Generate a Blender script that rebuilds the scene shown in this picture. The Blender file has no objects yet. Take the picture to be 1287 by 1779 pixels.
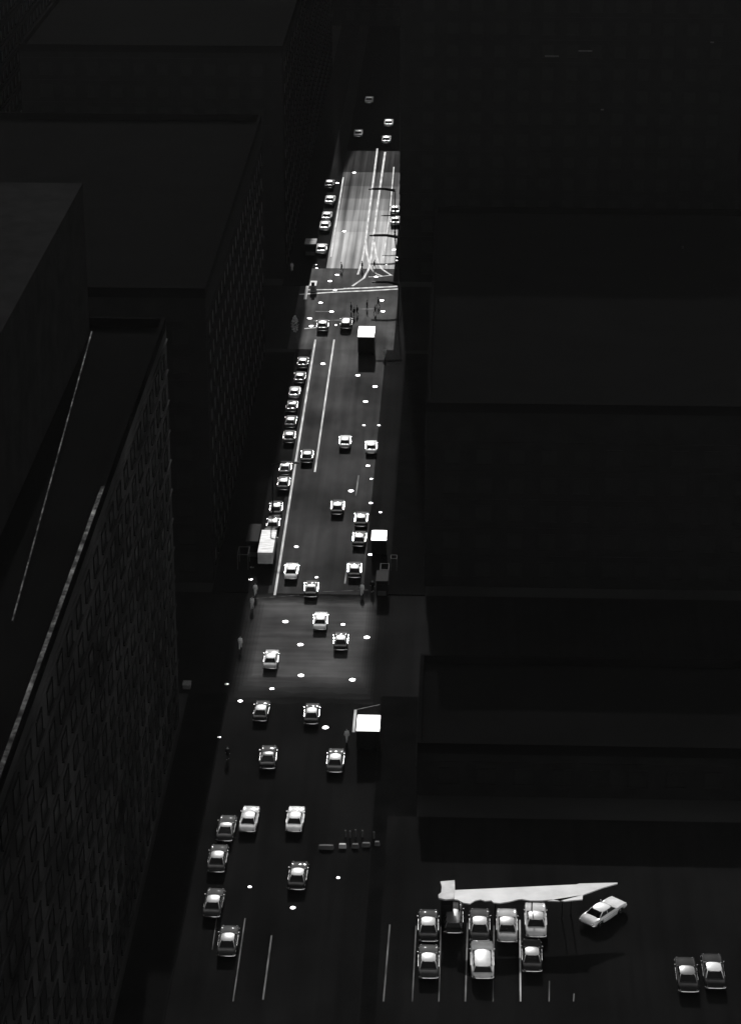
import bpy, bmesh, math, random
from mathutils import Vector, Matrix
R = math.radians
rnd = random.Random(7)
SC = bpy.context.scene
COL = SC.collection

# ---------------- camera, sky, sun, exposure ----------------
H, F, PITCH, YAW = 135.0, 4200.0, R(23.1), R(2.1)      # metres, focal length in photograph pixels
CX, CY = 643.5, 889.5
cam = bpy.data.cameras.new('camera'); co = bpy.data.objects.new('camera', cam); COL.objects.link(co)
co.location = (0, 0, H); co.rotation_euler = (R(90) - PITCH, 0, YAW)
cam.sensor_fit = 'VERTICAL'; cam.sensor_height = 24; cam.lens = 24 * F / 1779.0
cam.clip_start = 1; cam.clip_end = 12000
SC.camera = co
SUN_EL, SUN_AZ = 24.0, -3.0                              # azimuth measured from the street's direction, left is negative
w = bpy.data.worlds.new('World'); SC.world = w; w.use_nodes = True
nt = w.node_tree; bg = nt.nodes['Background']
sky = nt.nodes.new('ShaderNodeTexSky'); sky.sky_type = 'NISHITA'; sky.sun_disc = False
sky.sun_elevation = R(SUN_EL); sky.sun_rotation = R(SUN_AZ)
sky.air_density = 1.0; sky.dust_density = 1.0
hsv = nt.nodes.new('ShaderNodeHueSaturation'); hsv.inputs['Saturation'].default_value = 0.0
nt.links.new(sky.outputs[0], hsv.inputs['Color']); nt.links.new(hsv.outputs[0], bg.inputs['Color'])
bg.inputs['Strength'].default_value = 0.1
sl = bpy.data.lights.new('sun', 'SUN'); so = bpy.data.objects.new('sun', sl); COL.objects.link(so)
sl.energy = 2.0; sl.angle = R(0.5); sl.color = (1, 0.99, 0.98)
sdir = Vector((math.sin(R(SUN_AZ)) * math.cos(R(SUN_EL)), math.cos(R(SUN_AZ)) * math.cos(R(SUN_EL)), math.sin(R(SUN_EL))))
so.rotation_euler = sdir.to_track_quat('Z', 'Y').to_euler(); so.location = sdir * 500
SC.view_settings.view_transform = 'Standard'; SC.view_settings.look = 'None'
SC.view_settings.exposure = 0.5; SC.view_settings.gamma = 1.0
SC.view_settings.use_curve_mapping = False

fwd = Vector((-math.sin(YAW) * math.cos(PITCH), math.cos(YAW) * math.cos(PITCH), -math.sin(PITCH)))
rgt = Vector((math.cos(YAW), math.sin(YAW), 0)); upv = rgt.cross(fwd)
def P(px, py, h=0.0):
    """photograph pixel -> the place in the street it shows, on the level h"""
    d = fwd * F + rgt * (px - CX) + upv * (CY - py)
    t = (h - H) / d.z
    return Vector((d.x * t, d.y * t, h))

# ---------------- materials ----------------
MATS = {}
def mat(name, v, rough=0.6, metal=0.0, coat=0.0, spec=0.5, noise=None, bump=None, tint=(1, 1, 1)):
    """v: grey base; noise=(scale xyz, amount, detail)"""
    if name in MATS: return MATS[name]
    m = bpy.data.materials.new(name); m.use_nodes = True
    n = m.node_tree; b = n.nodes['Principled BSDF']
    b.inputs['Base Color'].default_value = (v * tint[0], v * tint[1], v * tint[2], 1)
    b.inputs['Roughness'].default_value = rough; b.inputs['Metallic'].default_value = metal
    b.inputs['Coat Weight'].default_value = coat; b.inputs['Coat Roughness'].default_value = 0.06
    b.inputs['Specular IOR Level'].default_value = spec
    tc = n.nodes.new('ShaderNodeTexCoord')
    layers = noise or [((1.5, 1.5, 1.5), 0.15, 3)]
    prev = None
    for (sc, am, det) in layers:
        mp = n.nodes.new('ShaderNodeMapping'); mp.inputs['Scale'].default_value = sc
        tx = n.nodes.new('ShaderNodeTexNoise'); tx.inputs['Scale'].default_value = 1.0; tx.inputs['Detail'].default_value = det
        n.links.new(tc.outputs['Object'], mp.inputs[0]); n.links.new(mp.outputs[0], tx.inputs[0])
        mr = n.nodes.new('ShaderNodeMapRange')
        mr.inputs['From Min'].default_value = 0.3; mr.inputs['From Max'].default_value = 0.7
        mr.inputs['To Min'].default_value = 1 - am; mr.inputs['To Max'].default_value = 1 + am
        n.links.new(tx.outputs['Fac'], mr.inputs[0])
        if prev is None: prev = mr.outputs[0]
        else:
            mu = n.nodes.new('ShaderNodeMath'); mu.operation = 'MULTIPLY'
            n.links.new(prev, mu.inputs[0]); n.links.new(mr.outputs[0], mu.inputs[1]); prev = mu.outputs[0]
    sc_ = n.nodes.new('ShaderNodeVectorMath'); sc_.operation = 'SCALE'
    sc_.inputs[0].default_value = (v * tint[0], v * tint[1], v * tint[2])
    n.links.new(prev, sc_.inputs['Scale']); n.links.new(sc_.outputs[0], b.inputs['Base Color'])
    if noise:      # worn places are also smoother
        iv = n.nodes.new('ShaderNodeMath'); iv.operation = 'DIVIDE'; iv.inputs[0].default_value = rough
        pw = n.nodes.new('ShaderNodeMath'); pw.operation = 'POWER'; pw.inputs[1].default_value = 0.35
        n.links.new(prev, pw.inputs[0]); n.links.new(pw.outputs[0], iv.inputs[1]); n.links.new(iv.outputs[0], b.inputs['Roughness'])
    if bump:
        t2 = n.nodes.new('ShaderNodeTexNoise'); t2.inputs['Scale'].default_value = bump[0]; t2.inputs['Detail'].default_value = 2
        n.links.new(tc.outputs['Object'], t2.inputs[0])
        bp = n.nodes.new('ShaderNodeBump'); bp.inputs['Strength'].default_value = bump[1]; bp.inputs['Distance'].default_value = 0.05
        n.links.new(t2.outputs['Fac'], bp.inputs['Height']); n.links.new(bp.outputs[0], b.inputs['Normal'])
    MATS[name] = m
    return m
track = lambda a, b: [((1.1, 0.012, 1), a, 4), ((0.12, 0.08, 1), b, 5), ((.9, .35, 1), a * .5, 4)]
M = dict(
    ground=mat('dark_ground', 0.02, 0.95, spec=0.0, noise=[((.05, .05, .05), .2, 4)]),
    worn=mat('worn_pale_pavement', 0.07, 0.58, spec=0.09, noise=track(.42, .3)),
    worn2=mat('greyer_worn_pavement', 0.045, 0.62, spec=0.05, noise=track(.4, .35)),  # this and the next: steps of a sheen fade painted as pavement tone
    worn3=mat('grey_pavement', 0.022, 0.66, spec=0.022, noise=track(.35, .35)),
    edge=mat('half_worn_asphalt', 0.012, 0.75, spec=0.016, noise=track(.12, .35)),  # this and the next: sheen fade steps painted into asphalt tone
    edge2=mat('little_worn_asphalt', 0.009, 0.82, spec=0.012, noise=track(.12, .3)),
    approach=mat('greyer_old_asphalt', 0.013, 0.67, spec=0.0165, noise=track(.12, .25)),
    crossing=mat('crossing_asphalt', 0.016, 0.67, spec=0.018, noise=track(.15, .3)),
    asphalt=mat('old_asphalt', 0.011, 0.68, spec=0.015, noise=track(.12, .25)),
    patched=mat('patched_asphalt', 0.022, 0.68, spec=0.035, noise=[((.12, 1.0, 1), .12, 4), ((.12, .08, 1), .35, 5)]),
    fresh=mat('fresh_asphalt', 0.0055, 0.9, spec=0.01, noise=track(.12, .2)),  # very dark, rough asphalt with almost no gloss
    walk=mat('sooty_paving', 0.0055, 0.9, spec=0.0, noise=[((.3, .3, .3), .3, 4)]),  # very dark paving, one base tone with noise
    kerb=mat('kerb_stone', 0.009, 0.9, spec=0.0),
    paint=mat('road_paint', 0.36, 0.6, spec=.3, noise=[((1.2, .35, 1), .3, 5)]),
    dimpaint=mat('worn_road_paint', 0.06, 0.7, spec=.2, noise=[((1.2, .35, 1), .45, 5)]),
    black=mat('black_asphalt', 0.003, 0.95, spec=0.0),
    faint=mat('very_worn_paint', 0.03, 0.8, spec=.05, noise=[((1.2, .35, 1), .6, 5)]),
    iron=mat('polished_iron', 0.35, 0.3, metal=1.0, bump=(8, .3)),
    wall=mat('sooty_brick', 0.011, 0.9, spec=0.0, noise=[((.4, .4, .4), .2, 4)]),  # near-black brick, even tone broken by noise
    wall2=mat('dark_stone', 0.019, 0.85, spec=0.02, noise=[((.2, .07, .16), .75, 5)]),
    tar=mat('tar_roof', 0.0045, 0.95, spec=0.0, noise=[((.15, .15, .15), .15, 4)]),
    coping=mat('stone_coping', 0.026, 0.8, spec=.05, noise=[((.5, .5, .5), .95, 5), ((2, 2, 2), .6, 3)]),
    glass=mat('dark_glass', 0.009, 0.35, spec=0.08),
    frame=mat('window_frame', 0.012, 0.7, spec=0),
    zinc=mat('zinc_sheet', 0.07, 0.6, metal=0.2),
    carglass=mat('car_glass', 0.006, 0.1, spec=0.2),
    chrome=mat('chrome', 0.8, 0.12, metal=1.0),
    rubber=mat('rubber', 0.012, 0.9, spec=0.05),
    lampglass=mat('lamp_glass', 0.6, 0.2),
    tail=mat('tail_glass', 0.12, 0.3),
    post=mat('dark_iron', 0.012, 0.6, spec=0.05),
    canvas=mat('pale_canopy', 0.62, 0.6, noise=[((.35, .5, .5), .16, 5)]),
    booth=mat('grey_sheet_roof', 0.4, 0.6, noise=[((1, 1, 1), .2, 4)]),
    whitebox=mat('white_truck_roof', 0.9, 0.35),
    ribbed=mat('ribbed_van_roof', 0.5, 0.5, spec=.2, noise=[((.6, 5, 1), .35, 3)]),
    skin=mat('skin', 0.3, 0.6), cloth=mat('dark_cloth', 0.012, 0.9, spec=0.0), palecloth=mat('pale_cloth', 0.6, 0.7),
    hair=mat('hair', 0.02, 0.8, spec=0.1), bark=mat('bark', 0.06, 0.9), leaf=mat('pale_leaf', 0.55, 0.6, spec=.2),
    concrete=mat('concrete_block', 0.06, 0.8, noise=[((2, 2, 2), .3, 3)]),
)
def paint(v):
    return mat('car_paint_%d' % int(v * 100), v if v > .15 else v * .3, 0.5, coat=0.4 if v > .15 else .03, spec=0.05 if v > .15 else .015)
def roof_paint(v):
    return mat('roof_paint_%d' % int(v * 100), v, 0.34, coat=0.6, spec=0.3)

# ---------------- mesh helpers ----------------
class MB:
    def __init__(s): s.v = []; s.f = []; s.m = []
    def quad(s, *pts, mi=0):
        i = len(s.v); s.v += [tuple(p) for p in pts]; s.f.append(tuple(range(i, i + len(pts)))); s.m.append(mi)
    def box(s, x0, x1, y0, y1, z0, z1, mi=0, top=None):
        i = len(s.v)
        t = top or 0.0
        s.v += [(x0, y0, z0), (x1, y0, z0), (x1, y1, z0), (x0, y1, z0), (x0 + t, y0 + t, z1), (x1 - t, y0 + t, z1), (x1 - t, y1 - t, z1), (x0 + t, y1 - t, z1)]
        for f in ((3, 2, 1, 0), (4, 5, 6, 7), (0, 1, 5, 4), (1, 2, 6, 5), (2, 3, 7, 6), (3, 0, 4, 7)):
            s.f.append(tuple(i + k for k in f)); s.m.append(mi)
    def prism(s, pts, z0, z1, mi=0):
        n = len(pts); i = len(s.v)
        s.v += [(p[0], p[1], z0) for p in pts] + [(p[0], p[1], z1) for p in pts]
        s.f.append(tuple(i + k for k in reversed(range(n)))); s.m.append(mi)
        s.f.append(tuple(i + n + k for k in range(n))); s.m.append(mi)
        for k in range(n):
            j = (k + 1) % n; s.f.append((i + k, i + j, i + n + j, i + n + k)); s.m.append(mi)
    def tube(s, a, b, r0, r1=None, n=8, mi=0):
        a = Vector(a); b = Vector(b); r1 = r0 if r1 is None else r1
        d = (b - a).normalized(); u = d.orthogonal().normalized(); v = d.cross(u); i = len(s.v)
        for c, r in ((a, r0), (b, r1)):
            for k in range(n):
                t = 2 * math.pi * k / n; s.v.append(tuple(c + u * (r * math.cos(t)) + v * (r * math.sin(t))))
        s.f.append(tuple(i + k for k in reversed(range(n)))); s.m.append(mi)
        s.f.append(tuple(i + n + k for k in range(n))); s.m.append(mi)
        for k in range(n):
            j = (k + 1) % n; s.f.append((i + k, i + j, i + n + j, i + n + k)); s.m.append(mi)
    def mesh(s, name, mats, smooth=False, bevel=0):
        me = bpy.data.meshes.new(name); me.from_pydata(s.v, [], s.f)
        for m in mats: me.materials.append(m)
        me.polygons.foreach_set('material_index', s.m)
        if bevel:
            bm = bmesh.new(); bm.from_mesh(me)
            bmesh.ops.remove_doubles(bm, verts=bm.verts, dist=1e-4)
            bmesh.ops.recalc_face_normals(bm, faces=bm.faces)
            bmesh.ops.bevel(bm, geom=bm.edges[:], offset=bevel, segments=2, affect='EDGES')
            bm.to_mesh(me); bm.free()
        else:
            bm = bmesh.new(); bm.from_mesh(me); bmesh.ops.recalc_face_normals(bm, faces=bm.faces); bm.to_mesh(me); bm.free()
        if smooth: me.polygons.foreach_set('use_smooth', [True] * len(me.polygons))
        me.update(); return me
    def build(s, name, mats, parent=None, **k):
        if not isinstance(mats, (list, tuple)): mats = [mats]
        return link(name, s.mesh(name, mats, **k), parent)
def link(name, data, parent=None, loc=None):
    o = bpy.data.objects.new(name, data); COL.objects.link(o)
    if parent: o.parent = parent
    if loc is not None: o.location = loc
    return o
def tag(o, label=None, cat=None, group=None, kind=None):
    for k, v in (('label', label), ('category', cat), ('group', group), ('kind', kind)):
        if v: o[k] = v
    return o
def thing(name, label, cat, loc=(0, 0, 0), rz=0.0, group=None):
    o = bpy.data.objects.new(name, None); COL.objects.link(o)
    o.location = loc; o.rotation_euler = (0, 0, rz); o.empty_display_size = .5
    return tag(o, label, cat, group)
KIDS = {}
def kids(o):
    return [c for c in o.children]
def copy_tree(o, parent=None):
    c = o.copy(); COL.objects.link(c)
    if parent is not None: c.parent = parent
    for ch in list(o.children): copy_tree(ch, c)
    return c
def struct(name, mb, m, label, cat=None):
    o = mb.build(name, m); return tag(o, label, cat, None, 'structure')

# ---------------- ground, roads, pavements ----------------
g = MB(); g.quad((-6000, -3000, -.01), (6000, -3000, -.01), (6000, 9000, -.01), (-6000, 9000, -.01))
struct('ground', g, M['ground'], 'dark open ground under the whole city', 'ground')
KL, KR = -26.7, -8.3                 # kerbs of the main street
C1a, C1b = 259.5, 288.5               # near cross street
C2a, C2b = 386.0, 421.0               # far cross street
KRN = -11.4                           # right kerb of the far block
def sheet(x0, x1, y0, y1, z):
    m = MB(); m.quad((x0, y0, z), (x1, y0, z), (x1, y1, z), (x0, y1, z)); return m
Dy = lambda px, py: P(px, py).y
def ragged(x0, x1, ya, yb, z, seed, amp=.5):
    q = random.Random(seed); n = 14; mb = MB()
    A = [(x0 + (x1 - x0) * k / n, ya + q.uniform(-amp, amp)) for k in range(n + 1)]
    B = [(x0 + (x1 - x0) * k / n, yb + q.uniform(-amp, amp)) for k in range(n + 1)]
    A[0] = (x0, ya); A[-1] = (x1, ya)
    if amp > 2: A = [(a_[0], ya) for a_ in A]
    for k in range(n): mb.quad((*A[k], z), (*A[k + 1], z), (*B[k + 1], z), (*B[k], z))
    return mb
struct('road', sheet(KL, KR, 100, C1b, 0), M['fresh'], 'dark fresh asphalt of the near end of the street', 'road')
for k in range(6):  # paler crossing asphalt; stepped sheets paint its fading sheen
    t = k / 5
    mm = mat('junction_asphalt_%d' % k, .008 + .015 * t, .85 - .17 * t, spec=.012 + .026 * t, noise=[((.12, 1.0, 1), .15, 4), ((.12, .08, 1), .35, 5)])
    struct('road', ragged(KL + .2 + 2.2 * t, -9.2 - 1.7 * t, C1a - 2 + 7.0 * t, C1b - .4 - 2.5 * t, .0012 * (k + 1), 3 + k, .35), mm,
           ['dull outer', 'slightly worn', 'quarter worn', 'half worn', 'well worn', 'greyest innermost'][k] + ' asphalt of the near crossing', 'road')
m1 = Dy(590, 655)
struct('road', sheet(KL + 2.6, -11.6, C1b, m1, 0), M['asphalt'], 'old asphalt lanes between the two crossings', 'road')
p = sheet(KL, KL + 2.6, C1b, C2a, 0); p.quad((-11.6, C1b, 0), (KR, C1b, 0), (KR, C2a, 0), (-11.6, C2a, 0))  # kerbside shade painted as darker asphalt strips
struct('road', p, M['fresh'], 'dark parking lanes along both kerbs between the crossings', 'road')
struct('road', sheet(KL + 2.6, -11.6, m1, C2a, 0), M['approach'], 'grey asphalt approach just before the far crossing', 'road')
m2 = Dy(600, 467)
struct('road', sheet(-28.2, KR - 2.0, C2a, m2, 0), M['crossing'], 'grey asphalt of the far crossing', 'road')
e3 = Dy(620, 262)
for k in range(7):  # stepped sheets paint the fading sun glare into the pavement tone
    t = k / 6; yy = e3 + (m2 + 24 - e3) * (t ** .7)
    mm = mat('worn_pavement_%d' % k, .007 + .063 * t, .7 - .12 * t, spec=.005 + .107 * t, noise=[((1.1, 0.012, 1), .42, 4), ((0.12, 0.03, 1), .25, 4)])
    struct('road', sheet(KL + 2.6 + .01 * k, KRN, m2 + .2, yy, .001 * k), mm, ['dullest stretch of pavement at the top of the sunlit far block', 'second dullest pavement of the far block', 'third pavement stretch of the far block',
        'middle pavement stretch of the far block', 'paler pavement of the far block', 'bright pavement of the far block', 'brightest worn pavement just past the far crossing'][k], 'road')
struct('road', sheet(KL + 2.6, KRN, e3, 800, 0), M['black'], 'black asphalt where the street runs into the dark', 'road')  # shade over the far street painted as near-black asphalt
struct('road', sheet(KL, KL + 2.6, m2, 800, 0), M['fresh'], 'dark parking lane on the left of the far block', 'road')  # shade by the left kerb painted in as a dark strip
cr = MB()
for (a, b) in ((C1a, C1b), (C2a, C2b)):
    cr.quad((-400, a, -.002), (KL - (1.5 if a > 300 else 0), a, -.002), (KL - (1.5 if a > 300 else 0), b, -.002), (-400, b, -.002))
    x = KR if a < 300 else KR - 1.5
    cr.quad((x, a, -.002), (400, a, -.002), (400, b, -.002), (x, b, -.002))
struct('cross_street', cr, M['fresh'], 'dark side arms of the two cross streets', 'road')
lot = sheet(-6.6, 60, 100, 231, .13)
struct('parking_lot', lot, M['fresh'], 'black asphalt of the car park at the lower right', 'parking lot')
pv = MB(); kb = MB()
def pave(x0, x1, y0, y1, kx=None):
    pv.box(x0, x1, y0, y1, -.005, .12)
    if kx is not None:
        s = .18 if kx > (x0 + x1) / 2 else -.18
        kb.box(min(kx, kx + s), max(kx, kx + s), y0, y1, -.004, .14)
pave(-31.5, KL - .18, 100, C1a, KL - .18); pave(-31.5, KL - .18, C1b, C2a - 2, KL - .18); pave(-31.5, KL - .18, C2b, 800, KL - .18)
pave(KR + .18, -6.6, 100, 231, KR + .18)
pave(KR + .18, -3.4, 231, C1a, KR + .18); pave(KR + .18, -3.4, C1b, C2a - 2, KR + .18); pave(KRN + .18, -10.25, C2b + 1, 800, KRN + .18)
struct('pavement', pv, M['walk'], 'sooty pavements along the street')
struct('kerb', kb, M['kerb'], 'stone kerbs of the street')

# painted lines
def stripe(name, pts, wd, m, label, z=.008):
    mb = MB(); pts = [P(*q) for q in pts]
    L = []; Rr = []
    for i, q in enumerate(pts):
        a = pts[max(i - 1, 0)]; b = pts[min(i + 1, len(pts) - 1)]
        d = (b - a).normalized(); nrm = Vector((-d.y, d.x, 0)) * wd / 2
        L.append(q + nrm); Rr.append(q - nrm)
    for i in range(len(pts) - 1):
        mb.quad((*L[i][:2], z), (*L[i + 1][:2], z), (*Rr[i + 1][:2], z), (*Rr[i][:2], z))
    return struct(name, mb, m, label)
stripe('lane_marking', [(548, 590), (511, 820), (477.5, 1034)], .30, M['dimpaint2'] if 'dimpaint2' in M else M['paint'], 'long painted lane line near the left kerb')
stripe('lane_marking', [(580.5, 590), (547, 820)], .26, M['paint'], 'painted line second from the left between the crossings')
stripe('lane_marking', [(623, 826), (618, 861)], .2, M['dimpaint'], 'short lane dash in front of the dark saloons')
stripe('lane_marking', [(603.5, 977), (599, 1014)], .2, M['dimpaint'], 'lane dash beside the saloon near the crossing')
stripe('lane_marking', [(655.5, 258), (634.7, 420), (628.5, 455), (621.5, 477)], .36, M['paint'], 'bright painted line left of the pair in the far block')
stripe('lane_marking', [(668.8, 264), (655, 362), (648.8, 410), (645, 445), (641.5, 465), (632, 483), (612, 497)], .40, M['paint'], 'bright painted turning line sweeping to the left')
stripe('lane_marking', [(635, 418), (637, 440), (642.5, 463), (652, 475), (664, 480)], .40, M['paint'], 'bright painted turning line crossing to the right', .012)
stripe('lane_marking', [(650, 420), (653, 440), (657, 457), (664, 468), (679, 478)], .38, M['paint'], 'bright painted turning line curving right', .012)
stripe('lane_marking', [(640, 481), (655, 481), (682, 478)], .3, M['paint'], 'painted line joining the turning lines', .016)
stripe('lane_marking', [(684, 290), (677, 370), (665.5, 453)], .24, M['paint'], 'thin lane line at the right of the far block')
stripe('lane_marking', [(596.4, 308), (578.7, 420), (575, 446)], .24, M['paint'], 'thin kerbside line at the left of the far block')
stripe('lane_marking', [(534, 503.5), (580, 503), (597, 502)], .55, M['paint'], 'left half of the far crosswalk line')
stripe('lane_marking', [(597, 501.5), (640, 500), (690, 497.5)], .7, M['paint'], 'right half of the far crosswalk line')
stripe('lane_marking', [(520, 511.5), (580, 507.5), (640, 505), (692, 502)], .6, M['paint'], 'near crosswalk line across the whole far crossing')
stripe('lane_marking', [(534.5, 495), (530, 520)], .5, M['paint'], 'short paint bar at the left end of the crosswalk', .012)
stripe('lane_marking', [(548, 541), (572, 541)], .3, M['dimpaint'], 'faint dashed bar in the far crossing')
stripe('lane_marking', [(622, 537), (650, 536.5)], .3, M['dimpaint'], 'faint bar among the walkers')
stripe('lane_marking', [(545, 557.5), (592, 556)], .45, M['dimpaint'], 'faint stop line before the far crossing')
stripe('lane_marking', [(529, 571), (550, 569)], .4, M['paint'], 'short stop bar at the left kerb')
stripe('lane_marking', [(440, 1040), (520, 1034)], .3, M['faint'], 'faint stop line at the near crossing')
stripe('lane_marking', [(560, 1028), (640, 1025)], .2, M['faint'], 'faint right half of the stop line at the near crossing')
stripe('lane_marking', [(472, 1625), (457, 1737)], .16, M['dimpaint'], 'thin lane line at the bottom of the street')
stripe('lane_marking', [(426, 1595), (414, 1680), (405, 1740)], .12, M['dimpaint'], 'thin parking line beside the lowest parked saloon')
stripe('lane_marking', [(378, 1586), (369, 1650)], .08, M['dimpaint'], 'faint line left of the lowest saloon')
lw = lambda a: .13
for i, (a, b) in enumerate([((677, 1608), (666, 1742)), ((722.6, 1610), (716, 1742)), ((765.5, 1612), (762, 1742)), ((812, 1605), (808, 1742)),
                            ((857.6, 1610), (856, 1742)), ((902.5, 1600), (903.7, 1742)), ((953.8, 1706), (953.2, 1742)), ((996.5, 1728), (995.5, 1742))]):
    stripe('bay_line', [a, b], .15 if i in (0, 3, 5) else .11, M['dimpaint'] if i not in (5,) else M['paint'], 'painted bay line of the car park', .136)
stripe('bay_line', [(617.5, 1233), (614, 1272)], .3, M['paint'], 'white kerb line left of the parked box truck')
stripe('bay_line', [(618, 1233), (660, 1224)], .14, M['dimpaint'], 'thin line behind the parked box truck')

# ---------------- buildings ----------------
def building(name, label, x0, x1, y0, y1, h, wall='wall', fl=4.0, bay=4.2, faces='SE', street=None, extras=None):
    b = thing(name, label, 'building', (0, 0, 0))
    b.location = ((x0 + x1) / 2, (y0 + y1) / 2, 0)
    ox, oy = b.location.x, b.location.y
    def sh(mb):
        mb.v = [(v[0] - ox, v[1] - oy, v[2]) for v in mb.v]; return mb
    m = MB(); m.box(x0, x1, y0, y1, -.05, h - .3)
    sh(m).build('wall', M[wall], b)
    m = MB(); m.box(x0 + .4, x1 - .4, y0 + .4, y1 - .4, h - .3, h)
    rf = sh(m).build('roof', M['tar'], b)
    m = MB()
    t = .45; ph = 1.0
    m.box(x0, x1, y0, y0 + t, h - .3, h + ph); m.box(x0, x1, y1 - t, y1, h - .3, h + ph)
    m.box(x0, x0 + t, y0 + t, y1 - t, h - .3, h + ph); m.box(x1 - t, x1, y0 + t, y1 - t, h - .3, h + ph)
    sh(m).build('parapet', M['tar'], b)
    nf = int((h - 1.5) / fl)
    wins = []
    for f in range(nf):
        z = 1.6 + f * fl
        for fc in faces:
            if fc in 'SN':
                n = int((x1 - x0 - 2) / bay); s0 = x0 + ((x1 - x0) - n * bay) / 2
                for k in range(n): wins.append((fc, s0 + (k + .5) * bay, z))
            else:
                n = int((y1 - y0 - 2) / bay); s0 = y0 + ((y1 - y0) - n * bay) / 2
                for k in range(n): wins.append((fc, s0 + (k + .5) * bay, z))
    def put(mb, wn):
        fc, c, z = wn; ww = bay * .46; hh = fl * .5
        # frame ring proud of the wall, pane inside it
        def bx(u0, u1, d0, d1, z0, z1, mi):
            if fc == 'S': mb.box(u0, u1, y0 - d1, y0 - d0, z0, z1, mi)
            elif fc == 'N': mb.box(u0, u1, y1 + d0, y1 + d1, z0, z1, mi)
            elif fc == 'E': mb.box(x1 + d0, x1 + d1, u0, u1, z0, z1, mi)
            else: mb.box(x0 - d1, x0 - d0, u0, u1, z0, z1, mi)
        a, e = c - ww / 2, c + ww / 2
        bx(a, e, -.02, .03, z, z + hh, 1)
        bx(a - .12, a, -.02, .10, z, z + hh, 0); bx(e, e + .12, -.02, .10, z, z + hh, 0)
        bx(a - .12, e + .12, -.02, .12, z + hh, z + hh + .15, 0); bx(a - .2, e + .2, -.02, .22, z - .16, z, 0)
    def dist(wn):
        fc, c, z = wn
        q = {'S': (c, y0), 'N': (c, y1), 'E': (x1, c), 'W': (x0, c)}[fc]
        return math.dist((q[0], q[1], z), (0, 0, H))
    wins.sort(key=dist)
    cap = 100 if y0 < 300 else 60
    for wn in wins[:cap]:
        mb = MB(); put(mb, wn); sh(mb).build('window', [M['frame'], M['glass']], b)
    if len(wins) > cap:
        mb = MB()
        for wn in wins[cap:]: put(mb, wn)
        o = sh(mb).build('window', [M['frame'], M['glass']], b); o['kind'] = 'stuff'
    # floor ledges
    if faces:
        mb = MB()
        for f in range(0, nf):
            z = 1.6 + f * fl + fl * .72
            if 'S' in faces: mb.box(x0 - .02, x1 + .02, y0 - .16, y0 + .02, z, z + .18)
            if 'E' in faces: mb.box(x1 - .02, x1 + .16, y0 + .03, y1 - .02, z, z + .18)
            if 'W' in faces: mb.box(x0 - .16, x0 + .02, y0 + .03, y1 - .02, z, z + .18)
        sh(mb).build('ledge', M[wall], b)
    return b
def add_line(b, pts, h, wd, m='coping', thick=.12, name='coping'):
    """a strip of coping on a building, along photograph pixels at level h"""
    mb = MB(); a, c = P(*pts[0], h), P(*pts[1], h)
    d = (c - a).normalized(); n = Vector((-d.y, d.x, 0)) * wd / 2
    o = b.location
    mb.prism([(q - o)[:2] for q in (a - n, c - n, c + n, a + n)], h - thick, h)
    mb.build(name, M[m], b)

BL = {}
BL['L0'] = building('office_building', 'office block with ledged stone face, nearest on the left', -80, -31.9, 120, 253, 49, 'wall2', 3.6, 5.2)
BL['L2'] = building('brick_building', 'long brick block left of the street between the two crossings', -76, -31.6, C1b + 3, C2a - 3, 40)
BL['L3'] = building('brick_building', 'brick block at the left corner beyond the far crossing', -78, -31.2, C2b + 4, 500, 42)
BL['L4'] = building('brick_building', 'farther brick block on the left of the far block', -76, -31.4, 501, 598, 36)
BL['L5'] = building('brick_building', 'broad dark block behind the ledged office block, far left', -150, -92, 150, 256, 44, faces='SE')
BL['L6'] = building('brick_building', 'dark block at the far left between the two cross streets', -150, -90, C1b + 3, C2a - 3, 52)
BL['L7'] = building('brick_building', 'dark block at the upper left edge beyond the far cross street', -150, -90, C2b + 4, 560, 48)
BL['R0'] = building('low_building', 'single storey building right behind the parking canopy', -3.5, 58, 236, C1a - 1.5, 5.6, fl=3.6, faces='SW')
BL['R1'] = building('brick_building', 'wide brick block with a flat tar roof right of the street', -3.5, 62, C1b + 3, C2a - 3, 25, faces='SW')
BL['R2'] = building('tall_building', 'tall dark corner building right of the bright far block', -10.25, 50, 424, 500, 62, 'wall', faces='SW')
BL['R3'] = building('tall_building', 'tall dark building behind the corner tower on the right', -8, 52, 501, 598, 66, faces='SW')
BL['R4'] = building('brick_building', 'dark block at the right edge between the cross streets', 82, 140, C1b + 3, C2a - 3, 38, faces='SW')
BL['R5'] = building('brick_building', 'dark block at the upper right beyond the far cross street', 74, 140, C2b + 4, 560, 58, faces='SW')
BL['E0'] = building('end_building', 'high dark building closing the street, left half', -72, -34, 650, 700, 31, faces='S')  # this and the next: blocks added across the street to shade its end
BL['E1'] = building('end_building', 'dark gabled building closing the street, right half', -33.8, 34, 650, 700, 31, faces='S')
BL['E2'] = building('end_building', 'distant dark block at the top right', 50, 130, 600, 700, 56, faces='S')
BL['E3'] = building('end_building', 'distant dark block at the top left', -170, -88, 600, 700, 60, faces='S')
b = BL['E1']; mb = MB(); i = len(mb.v)
ox, oy = b.location.x, b.location.y
A = [(-33.0 - ox, 32.01), (-33.0 - ox, 70), (-20 - ox, 32.01)]  # sloped gable added to slant the edge of the end shadow
mb.v = [(x, 651 - oy, z) for x, z in A] + [(x, 668 - oy, z) for x, z in A]
mb.f = [(0, 1, 2), (5, 4, 3), (0, 3, 4, 1), (1, 4, 5, 2), (2, 5, 3, 0)]; mb.m = [0] * 5
mb.build('gable', M['wall'], b)
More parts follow.
